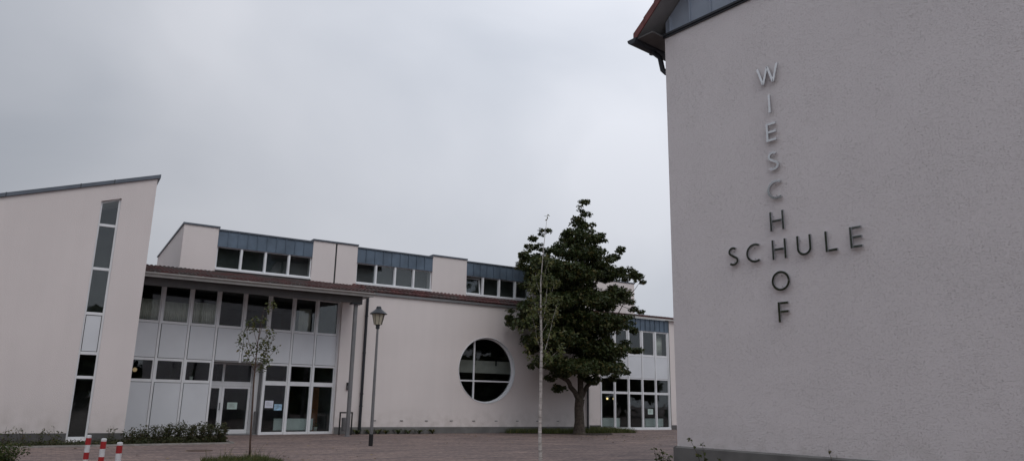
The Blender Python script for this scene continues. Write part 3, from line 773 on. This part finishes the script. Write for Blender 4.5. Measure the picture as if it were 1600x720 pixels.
# --- big tree by the main wall
TB=mw(11.0-.05,-1.55); TB=ground(905,677.5)
r=random.Random(11)
tree=thing('tree','large dark green broadleaf tree with forked trunk in front of the pale wall','tree',TB,A)
Ainv=Matrix.Rotation(-A,4,'Z')
nM=Vector((math.sin(A),-math.cos(A),0))       # out of the main wall, towards the viewer
def tl(px_,py_,off=0):     # pixel -> tree local, on the plane through the trunk parallel to the wall
    p=on_plane(px_,py_,TB+nM*off,nM); return Ainv@(p-TB)
pxm=abs(tl(906,500).x-tl(905,500).x); pzm=abs(tl(905,501).z-tl(905,500).z)
BL=[(911,322,6,11),(910,338,11,16),(909,352,19,15),(903,368,28,17),(918,390,30,18),(925,372,17,11),(938,376,7,5),(890,384,22,12),(962,395,9,9),(950,404,22,12),(905,398,50,20),
(846,362,7,12),(838,376,12,10),(846,388,22,12),(828,402,16,11),(824,420,15,13),(850,412,34,18),(975,425,18,10),(990,430,14,8),(1001,438,5,5),(940,425,46,22),(890,430,58,26),
(845,440,35,18),(822,440,9,8),(905,460,62,26),(965,455,26,18),(985,468,12,12),(860,470,40,20),(820,488,20,13),(802,495,11,7),(812,508,20,10),(835,500,30,18),
(880,495,46,24),(930,500,50,28),(975,500,20,16),(990,520,8,9),(840,530,26,15),(832,545,11,9),(880,530,46,24),(930,540,50,26),(978,545,18,15),(994,548,5,7),
(858,560,26,14),(840,572,12,5),(866,578,10,10),(862,592,5,8),(900,570,44,20),(945,572,32,16),(968,580,12,9),(960,592,7,7),(925,592,16,9),(885,585,18,10),(880,605,9,14),(958,500,26,20),(995,486,6,7),(940,470,30,20),(870,505,34,22),(930,560,34,18)]
blobs=[]
for (x,y,rx,ry) in BL:
    edge = rx<14
    for k in range(1 if edge else 3):
        off=r.uniform(-.3,.5) if edge else r.uniform(-1.1,1.9)
        fx=x+(0 if edge else r.uniform(-.3,.3)*rx); fy=y+(0 if edge else r.uniform(-.3,.3)*ry)
        q=tl(fx,fy,off); sc_=1 if edge else .75
        blobs.append((q.x,q.y,q.z,rx*pxm*sc_*.95,max(.45,min(1.2,rx*pxm*.75)),ry*pzm*sc_*.95))
# break each blob into twig-sized clumps so that gaps and tufts appear
clumps=[]
for b in blobs:
    k=max(3,int(7*b[3]*b[5]/.35)); k=min(k,26)
    for i in range(k):
        d=Vector((r.gauss(0,1),r.gauss(0,1),r.gauss(0,1))).normalized(); q=r.random()**.4
        s=r.uniform(.16,.32); q*=(1.22 if r.random()<.14 else 1)
        clumps.append((b[0]+d.x*b[3]*q,b[1]+d.y*b[4]*q,b[2]+d.z*b[5]*q,s,s,s*.55))
wallY=-(mw(0,0)-TB).dot(-nM)  # distance to the wall plane
dist=(TB-MO).dot(nM)
def keep(p):
    lim = dist-.15 if p.z<6.7 else dist+.25
    return p.y<lim if p.z<9.2 else True
core=[(b[0],b[1],b[2],b[3]*.86,b[4],b[5]*.86) for b in blobs if b[3]>.72]
cr=leaves('crown','leaf_big',tree,clumps,76000,.112,'maple',keep,rnd=r,flat=.7)
c2=leaves('crown','leaf_big',tree,core,30000,.125,'maple',keep,rnd=r,flat=.7)
bmj=bmesh.new(); bmj.from_mesh(cr.data); bmj.from_mesh(c2.data); bmj.to_mesh(cr.data); bmj.free(); bpy.data.objects.remove(c2)
m=MB()
m.tube([(0,0,-.1),(0,0,.12),(.02,0,.6),(.0,.02,1.3),(.05,0,1.75)],[.42,.31,.255,.235,.25],12)
def limb(p0,px_,py_,r0,r1,off=0,seg=6):
    a=Vector(p0); b=tl(px_,py_,off); pts=[];rs=[]
    for i in range(seg+1):
        t_=i/seg; q=a.lerp(b,t_); 
        if 0<i<seg: q+=Vector((r.gauss(0,.06),r.gauss(0,.06),.15*math.sin(PI*t_)))
        pts.append(q); rs.append(r0+(r1-r0)*t_)
    m.tube(pts,rs,9); return pts
c0=(.02,0,1.6)
a1=limb(c0,880,590,.14,.11); a1b=limb(a1[-1],858,520,.10,.03,.4); limb(a1b[3],825,495,.05,.015,.2); limb(a1[-1],846,400,.08,.02,-.2,9)
a2=limb(c0,907,540,.17,.12); a3=limb(a2[-1],911,335,.12,.015,0,12); limb(a3[3],890,440,.06,.02,.8); limb(a3[4],950,430,.06,.02,.6)
a4=limb(c0,930,590,.12,.10,.1); a5=limb(a4[-1],960,470,.09,.03,.2); limb(a5[3],1000,440,.04,.01,.1); limb(a5[1],990,545,.04,.01,.6); limb(a4[-1],925,440,.08,.02,-.4)
for i in range(26):
    b=r.choice(blobs); s=r.choice(a3[2:9]); 
    q=[s,Vector(s).lerp(Vector(b[:3]),.5)+Vector((0,0,-.15)),Vector(b[:3])]; m.tube(q,[.035,.022,.008],6)
m.build('trunk','bark',tree)
# --- birch in the yard
r=random.Random(5)
BB=Vector((.635,14.744,0))
birch=thing('birch_tree','slender young birch with white trunk standing in the open yard','tree',BB)
xp=Vector((1,0,0))
def bl_(px_,py_,off=0): 
    p=on_plane(px_,py_,BB+Vector((0,off,0)),Vector((0,1,0))); return p-BB
m=MB()
trk=[Vector((0,0,-.05)),Vector((.004,0,.5)),bl_(843.5,680),bl_(845,600),bl_(846,540),bl_(845,490),bl_(845,440),bl_(849,390),bl_(855,338)]
m.tube(trk,[.040,.038,.035,.032,.027,.021,.014,.008,.003],12)
m.build('trunk','birch',birch,smooth=True)
m=MB(); tips=[]
def br(pts,r0):
    P=[bl_(x,y,o) for x,y,o in pts]; m.tube(P,[r0*.62*(1-.8*i/(len(P)-1)) for i in range(len(P))],7); tips.extend(P[1:])
br([(845.5,566,0),(852,545,.05),(859,520,.1),(864,498,.12),(872,470,.15)],.012)
br([(846,503,0),(851,488,-.05),(853,470,-.1),(855,445,-.1)],.012)
br([(846,500,0),(838,482,.05),(833,468,.1),(828,450,.12)],.009)
br([(845,545,0),(839,530,-.1),(836,510,-.12),(830,490,-.2)],.008)
br([(846,520,0),(858,500,.2),(868,490,.3)],.007)
br([(845,460,0),(838,440,.1),(836,425,.1)],.007)
br([(845,450,0),(852,425,-.1),(858,405,-.1)],.006)
br([(846,575,0),(858,560,-.2),(875,545,-.3)],.008)
br([(845,480,0),(860,462,.1),(868,440,.1)],.006)
m.build('branch','birch',birch,smooth=True)
bb=[(p.x,p.y,p.z,.13,.13,.15) for p in tips]+[(p.x,p.y,p.z,.10,.10,.13) for p in (bl_(846,430),bl_(848,410),bl_(843,455))]
for x,y in ((855,337),(857,343),(859,348),(855,360)): q=bl_(x,y); bb.append((q.x,q.y,q.z,.02,.02,.02))
for q_ in range(16):
    q=bl_(r.uniform(812,880),r.uniform(470,565),r.uniform(-.4,.4)); bb.append((q.x,q.y,q.z,.10,.10,.10))
leaves('crown','leaf_birch',birch,bb,900,.064,'birch',rnd=r,flat=.2)
# top tuft: a few single leaves
for q in []: pass
leaves('crown','leaf_birch',birch,[(bl_(855.5,341).x,0,bl_(855.5,341).z,.03,.03,.09)],7,.075,'birch',rnd=r,flat=.1)
# --- young tree in front of the entrance
r=random.Random(9)
YB=ground(390,717)
young=thing('young_tree','thin young tree with small leafy crown in front of the entrance door','tree',YB)
def yl(px_,py_,off=0): return on_plane(px_,py_,YB+Vector((0,off,0)),Vector((0,1,0)))-YB
m=MB(); m.tube([Vector((0,0,-.05)),yl(391,690),yl(394,640),yl(397,590),yl(402,540),yl(408,500),yl(414,478)],[.028,.026,.024,.021,.014,.008,.003],10); m.build('trunk','stem',young,smooth=True)
m=MB(); tips=[]
for (pts) in ([(398,580),(388,560),(380,545),(376,535)],[(399,575),(412,558),(422,540),(428,525)],[(400,565),(390,540),(386,520),(388,505)],[(402,550),(414,530),(420,515)],[(404,530),(412,500),(420,482),(426,474)],[(403,540),(396,515),(398,500)],[(398,582),(408,575),(418,568)],[(399,572),(418,560),(431,545)]):
    P=[yl(x,y,r.uniform(-.25,.25)*i/3) for i,(x,y) in enumerate(pts)]; m.tube(P,[.007*(1-.7*i/len(P)) for i in range(len(P))],5); tips+=P[1:]
m.build('branch','stem',young)
bb=[(p.x,p.y,p.z,.13,.14,.13) for p in tips]
for q_ in range(22):
    q=yl(r.gauss(400,13),r.gauss(545,22),r.uniform(-.3,.3)); bb.append((q.x,q.y,q.z,.10,.10,.10))
bb=[b for b in bb if b[2]>2.2]
leaves('crown','leaf_young',young,bb,720,.072,'birch',rnd=r,flat=.2)
# --- grass ring at its foot
def blades(name,mat,n,fn,h,w,label,cat='grass',rnd=random):
    vs=[];fs=[]
    for i in range(n):
        x,y,z,hs=fn(rnd); hh=h*hs*rnd.uniform(.5,1.2); a=rnd.uniform(0,PI*2); dx,dy=math.cos(a)*w,math.sin(a)*w
        lx,ly=rnd.gauss(0,.35)*hh,rnd.gauss(0,.35)*hh; k=len(vs)
        vs+=[(x-dx,y-dy,z),(x+dx,y+dy,z),(x+lx*.4+dx*.7,y+ly*.4+dy*.7,z+hh*.6),(x+lx*.4-dx*.7,y+ly*.4-dy*.7,z+hh*.6),(x+lx,y+ly,z+hh)]
        fs+=[(k,k+1,k+2,k+3),(k+3,k+2,k+4)]
    me=bpy.data.meshes.new(name); me.from_pydata(vs,[],fs); me.materials.append(MAT[mat]); o=bpy.data.objects.new(name,me); col.objects.link(o)
    o['label']=label; o['category']=cat; o['kind']='stuff'; return o
YC=(YB.x+.12,YB.y-.85)
def fn(rr):
    a=rr.uniform(0,2*PI); q=math.sqrt(rr.random()); rad=.92*q
    
    g=noise.noise(Vector((rad*math.cos(a)*3.1,rad*math.sin(a)*3.1,4.2)))
    return YC[0]+rad*math.cos(a)*1.05,YC[1]+rad*math.sin(a)*1.0,.03*(1-q),max(.15,(.75+1.3*g)*(1.0-.5*q)*(2.8 if rr.random()<.035 else 1))
blades('grass','grass',3000,fn,.19,.006,'round tuft of long grass around the foot of the young tree',rnd=r)
m=MB(); m.lathe([(.98,-.02),(.95,.015),(.6,.03),(.0001,.04)],40,YC); structure(m.build('tree_bed','soil'))
for i in range(7):
    pass
# --- grass strip along the main wall beside the big tree
r=random.Random(21)
def fn2(rr):
    X=rr.uniform(6.6,14.2); q=rr.random()**1.3; wmax=.75 if X<8 else 1.0
    p=mw(X,-.08-wmax*q); return p.x,p.y,.02,(1-.5*q)
def beds(name,pts,z=.012,mat='soil'):
    o=sheet(name,mat,[(mw(*p).x,mw(*p).y) for p in pts],z); return structure(o)
beds('planting_bed',[(6.0,-.05),(6.4,-.5),(8,-1.0),(9.2,-2.2),(10.3,-2.9),(11.2,-2.8),(12.0,-1.9),(12.6,-.6),(14.6,-.2),(14.6,2.2),(12.0,2.2),(12.0,-.035)])
def fn3(rr):
    while True:
        X=rr.uniform(6.4,14.3); Y=rr.uniform(-1.3,2.0)
        if X<11.9 and Y>-.05: continue
        if X<8.2 and Y<-.7: continue
        p=mw(X,Y); return p.x,p.y,.01,1
blades('grass','grass',7000,fn3,.26,.008,'strip of rough dull grass along the foot of the main wall under the big tree',rnd=r)
# small tufts at the foot of the main wall
r=random.Random(33)
tuft_labels=['low dark fern tuft at the wall foot, nearest the downpipe','low fern tuft at the wall foot, just right of the lamp post foot','low fern tuft, second to the right of the lamp post foot','low fern tuft, third to the right of the lamp post foot','low fern tuft at the wall foot, left of the round window','low fern tuft just left below the round window','low fern tuft below the left edge of the round window','low fern tuft below the cross bar of the round window']
for i,px_ in enumerate((557,577,590,603,622,638,655,676)):
    p=on_plane(px_,672,MO+nM*.25,nM); p=Vector((p.x,p.y,0))
    t=thing('fern_tuft',tuft_labels[i],'plant',p,r.uniform(0,6),'fern tufts along the wall foot')
    m=MB(); 
    for k in range(22):
        a=r.uniform(0,6.28); ln=r.uniform(.12,.30); d=Vector((math.cos(a),math.sin(a),0)); n_=d.cross(Vector((0,0,1)))
        w_=.028; P=[d*.02,d*ln*.55+Vector((0,0,ln*.65)),d*ln*1.05+Vector((0,0,ln*.75)),d*ln*1.5+Vector((0,0,ln*.5))]
        vs=[];fs=[]
        for j,q in enumerate(P):
            ww2=w_*(.5,1,.8,.05)[j]; vs+=[tuple(q-n_*ww2),tuple(q+n_*ww2)]
        for j in range(3): fs.append((2*j,2*j+1,2*j+3,2*j+2))
        m.add(vs,fs)
    m.build('fronds','leaf_big',t)
# --- bed and kerb in front of tower and glazed front
bp=[(-15.5,-6.80),(-13.9,-6.62),(-7.95,-5.98),(-7.90,-3.2),(-8.6,-1.0),(-11.1,-1.1),(-11.12,-5.04),(-15.5,-5.04)]
beds('planting_bed',bp,.016)
m=MB()
def kerbseg(a,b,w=.07,h=.05):
    a=mw(*a); b=mw(*b); d=(b-a).normalized(); n_=Vector((-d.y,d.x,0))*w/2
    m.add([tuple(a+n_),tuple(a-n_),tuple(b-n_),tuple(b+n_)]+[tuple(Vector(q)+Vector((0,0,h))) for q in (a+n_,a-n_,b-n_,b+n_)],[(3,2,1,0),(4,5,6,7),(0,1,5,4),(1,2,6,5),(2,3,7,6),(3,0,4,7)])
kerbseg((-15.5,-6.84),(-7.92,-6.02)); kerbseg((-7.86,-6.0),(-7.86,-3.1)); structure(m.build('kerb','kerb'))
def fn4(rr):
    X=rr.uniform(-14.6,-8.0); Y=rr.uniform(-6.45+.10*(X+14)*.9,-5.1)
    p=mw(X,Y); return p.x,p.y,.016,(.55+.6*rr.random())
gc=[]
rg=random.Random(404)
for i in range(260):
    X=rg.uniform(-14.4,-8.05); y0=-6.62+.107*(X+13.9)+.16
    q=mw(X,rg.uniform(y0,-5.2)); gc.append((q.x,q.y,.07,.17,.17,.10 if X<-11 else .17))
o=leaves('ground_cover','leaf_shrub',None,gc,9000,.05,'birch',rnd=rg,flat=.5)
o['label']='low dark ground cover filling the bed behind the kerb, below the shrubs'; o['category']='ground cover'; o['kind']='stuff'
mh=ground(312,703.5)
t=thing('manhole_cover','round rusty manhole cover in the paving right of the striped bollards','manhole cover',mh)
m=MB(); m.lathe([(.36,.002),(.36,.012),(.33,.014)],32); m.build('rim','stem',t)
m=MB(); m.lathe([(.325,.004),(.325,.010),(.0001,.012)],32); m.build('lid','paving',t)
fl=[]
rg=random.Random(505)
vs=[];fs=[]
for i in range(420):
    if i<260: c=TB+Vector((rg.gauss(0,3.2),-abs(rg.gauss(0,3.0))-.2,0))
    elif i<340: c=YB+Vector((rg.gauss(0,2.0),rg.gauss(0,2.0),0))
    else: c=mw(rg.uniform(-13,5),rg.uniform(-8,-.4))
    L_=(TM.inverted()@c)
    if L_.y>-.15: continue
    a=rg.uniform(0,6.28); sz=rg.uniform(.03,.065); k=len(vs)
    for j in range(5):
        q=a+j*1.257; vs.append((c.x+math.cos(q)*sz,c.y+math.sin(q)*sz*.8,.008+rg.uniform(0,.02)))
    fs.append(tuple(range(k,k+5)))
me=bpy.data.meshes.new('fallen_leaves'); me.from_pydata(vs,[],fs); me.materials.append(MAT['fallen']); o=bpy.data.objects.new('fallen_leaves',me); col.objects.link(o)
o['label']='a few brown fallen leaves scattered on the paving'; o['category']='leaves'; o['kind']='stuff'
def shrub(p,h,w,n,label,mat='leaf_shrub',ls=.06,seed=0,group=None,stems=7,dens=1,name='shrub'):
    r=random.Random(seed); t=thing(name,label,'shrub',p,0,group)
    m=MB(); bl2=[]
    for k in range(stems):
        a=r.uniform(0,2*PI); q=r.uniform(.1,1)*w*.5; pt=grow(m,(math.cos(a)*q*.3,math.sin(a)*q*.3,0),(math.cos(a)*q*.9,math.sin(a)*q*.9,h*.9),h*r.uniform(.75,1.1),.007,5,.15,.05,r)
        for z in pt[1:]: bl2.append((z.x,z.y,z.z,.085*dens,.085*dens,.075*dens))
    m.build('stems','twig',t); leaves('foliage',mat,t,bl2,n,ls,'birch',rnd=r,flat=.2,vary=.5)
    return t
ord_=['first','second','third','fourth','fifth','sixth','seventh','eighth','ninth']
for i in range(9):
    f=i/8; p=mw(-10.95+2.80*f,-5.55+.10*math.sin(i*2.1))
    h=.46+.16*min(1,f*2)
    shrub(p,h*1.02,.62,820 if i>2 else 520,'low purple green hedge shrub before the white panels, %s from the bollards'%ord_[i],seed=40+i,group='shrubs of the low hedge',stems=18,ls=.055)
for i in range(8):
    f=i/7; p=mw(-11.3-1.95*f+.0,-5.55-.06*(i%3))
    if i==0: p=mw(-11.55,-5.5)
    lab=['sparse twiggy shrub right of the tall narrow window, nearest the striped bollards','sparse shrub just left of the foot of the tall narrow window','thin sparse shrub at the tower wall, second left of the narrow window','thin sparse shrub at the tower wall, third left of the narrow window','thin sparse shrub at the tower wall, fourth left of the narrow window','thin sparse shrub at the tower wall, fifth left of the narrow window','thin sparse shrub at the tower wall, sixth left of the narrow window','taller shrub at the left edge of the view before the tower'][i]
    if i>0: p=mw(-13.05-.42*(i-1),-5.50-.07*(i%3))
    shrub(p,.52 if i<7 else .85,.5,75 if i<7 else 230,lab,'leaf_young',.055,60+i,'sparse shrubs before the tower',6)
# dense bush at lower left, near the kerb end
p=ground(-2,728); shrub(p,.50,1.0,1700,'dense low dark green bush at the lower left edge of the view','leaf_green',.05,90,None,22,1.3)
# weeds before the gable wall
for i,(px_,py_,h,n_,lab) in enumerate(((1031,741,.54,110,'leafy weed stem on the paving left of the gable wall corner'),(1046,741,.40,110,'short leafy weed touching the gable wall corner'),(1100,752,1.0,80,'tallest upright weed stem before the gable wall plinth'),(1116,752,.50,60,'small weed right of the tallest stem at the gable plinth'),(1302,768,.78,26,'thin two-pronged weed before the gable wall, rightmost'))):
    q=ground(px_,py_); shrub(q,h,.12 if i!=4 else .3,n_,lab,'leaf_green' if i<2 else 'leaf_young',.065,100+i,None,2 if i!=0 else 4,.45,'weed')
# ------------------------------------------------------------------ unseen wood, added to give panes and steel letters dark reflections
r=random.Random(77)
wb=[]
def clump(cx,cy,w,h,n):
    for k in range(n):
        z=r.uniform(.1,1)*h; s_=w*(1.05-.6*z/h)
        wb.append((cx+r.uniform(-s_,s_),cy+r.uniform(-s_,s_),z,r.uniform(1.2,2.4),r.uniform(1.2,2.4),r.uniform(1,1.8)))
for cx,cy,w_,h_ in ((36,8,6,6),(44,18,7,6.5),(50,30,7,6),(40,26,6,5.5),(56,44,8,6),(34,16,5,5),(24,-6,5,20),(29,-11,5,22),(-38,-3,5,17),(-40,5,6,20),(-42,13,6,20),(-50,20,5,18),(-36,-6,7,15),(-46,8,6,20),(-24,-20,8,9),(-12,-28,7,8),(0,-30,7,8.5),(10,-27,6,9),(18,-24,6,8.5),(27,-17,6,17),(34,-14,7,19),(33,-5,6,17),(42,-20,8,20),(46,-4,6,14)):
    clump(cx,cy,w_,h_,34)
wo=leaves('added_reflection_wood','leaf_big',None,wb,40000,1.1,'maple',rnd=r,flat=.4)
wo['label']='unseen dark wood added around the viewer to darken reflections in panes and letters'; wo['category']='wood'; wo['kind']='stuff'
# ------------------------------------------------------------------ sky and light
w=bpy.data.worlds.new('World'); sc.world=w; w.use_nodes=True; t=w.node_tree
bg=t.nodes['Background']
SUN_EL=math.radians(48); SUN_AZ=math.radians(150)     # azimuth clockwise from +Y
sky=t.nodes.new('ShaderNodeTexSky'); sky.sky_type='NISHITA'; sky.sun_disc=False; sky.sun_elevation=SUN_EL; sky.sun_rotation=SUN_AZ
tc=t.nodes.new('ShaderNodeTexCoord')
mp=t.nodes.new('ShaderNodeMapping'); mp.inputs['Scale'].default_value=(1.3,1.3,2.4); mp.inputs['Location'].default_value=(.35,.1,.2); t.links.new(tc.outputs['Generated'],mp.inputs[0])
nz=t.nodes.new('ShaderNodeTexNoise'); nz.inputs['Scale'].default_value=1.15; nz.inputs['Detail'].default_value=6; nz.inputs['Roughness'].default_value=.42; nz.inputs['Distortion'].default_value=.35; t.links.new(mp.outputs[0],nz.inputs['Vector'])
rp=t.nodes.new('ShaderNodeValToRGB'); e=rp.color_ramp.elements; e[0].position=.31; e[0].color=rgb(4.2,4.6,5.3); e[1].position=.68; e[1].color=rgb(7.5,7.7,8.3)
t.links.new(nz.outputs[0],rp.inputs[0])
mx=t.nodes.new('ShaderNodeMix'); mx.data_type='RGBA'; mx.inputs[0].default_value=.94
t.links.new(sky.outputs[0],mx.inputs[6]); t.links.new(rp.outputs[0],mx.inputs[7])
# darker cloud base to the left, brighter to the right
sx=t.nodes.new('ShaderNodeSeparateXYZ'); t.links.new(tc.outputs['Generated'],sx.inputs[0])
gr=t.nodes.new('ShaderNodeMapRange'); gr.interpolation_type='SMOOTHSTEP'; gr.inputs[1].default_value=-.75; gr.inputs[2].default_value=.25; gr.inputs[3].default_value=.66; gr.inputs[4].default_value=1.04; t.links.new(sx.outputs[0],gr.inputs[0])
ml=t.nodes.new('ShaderNodeMix'); ml.data_type='RGBA'; ml.blend_type='MULTIPLY'; ml.inputs[0].default_value=1
t.links.new(mx.outputs[2],ml.inputs[6]); t.links.new(gr.outputs[0],ml.inputs[7])
el=t.nodes.new('ShaderNodeMapRange'); el.interpolation_type='SMOOTHSTEP'; el.inputs[1].default_value=.02; el.inputs[2].default_value=.62; el.inputs[3].default_value=.76; el.inputs[4].default_value=1.20; t.links.new(sx.outputs[2],el.inputs[0])
m2=t.nodes.new('ShaderNodeMix'); m2.data_type='RGBA'; m2.blend_type='MULTIPLY'; m2.inputs[0].default_value=1
t.links.new(ml.outputs[2],m2.inputs[6]); t.links.new(el.outputs[0],m2.inputs[7]); t.links.new(m2.outputs[2],bg.inputs[0]); bg.inputs[1].default_value=.10
sl=bpy.data.lights.new('sun','SUN'); sl.energy=.5; sl.angle=math.radians(40); sl.color=(1,.95,.88)
so=bpy.data.objects.new('sun',sl); col.objects.link(so)
dirv=Vector((math.sin(SUN_AZ)*math.cos(SUN_EL),math.cos(SUN_AZ)*math.cos(SUN_EL),math.sin(SUN_EL)))
so.rotation_euler=dirv.to_track_quat('Z','Y').to_euler(); so.location=(0,-20,40)
sc.view_settings.view_transform='Standard'; sc.view_settings.look='None'; sc.view_settings.exposure=.06; sc.view_settings.gamma=1
try: sc.view_settings.use_curve_mapping=False
except: pass
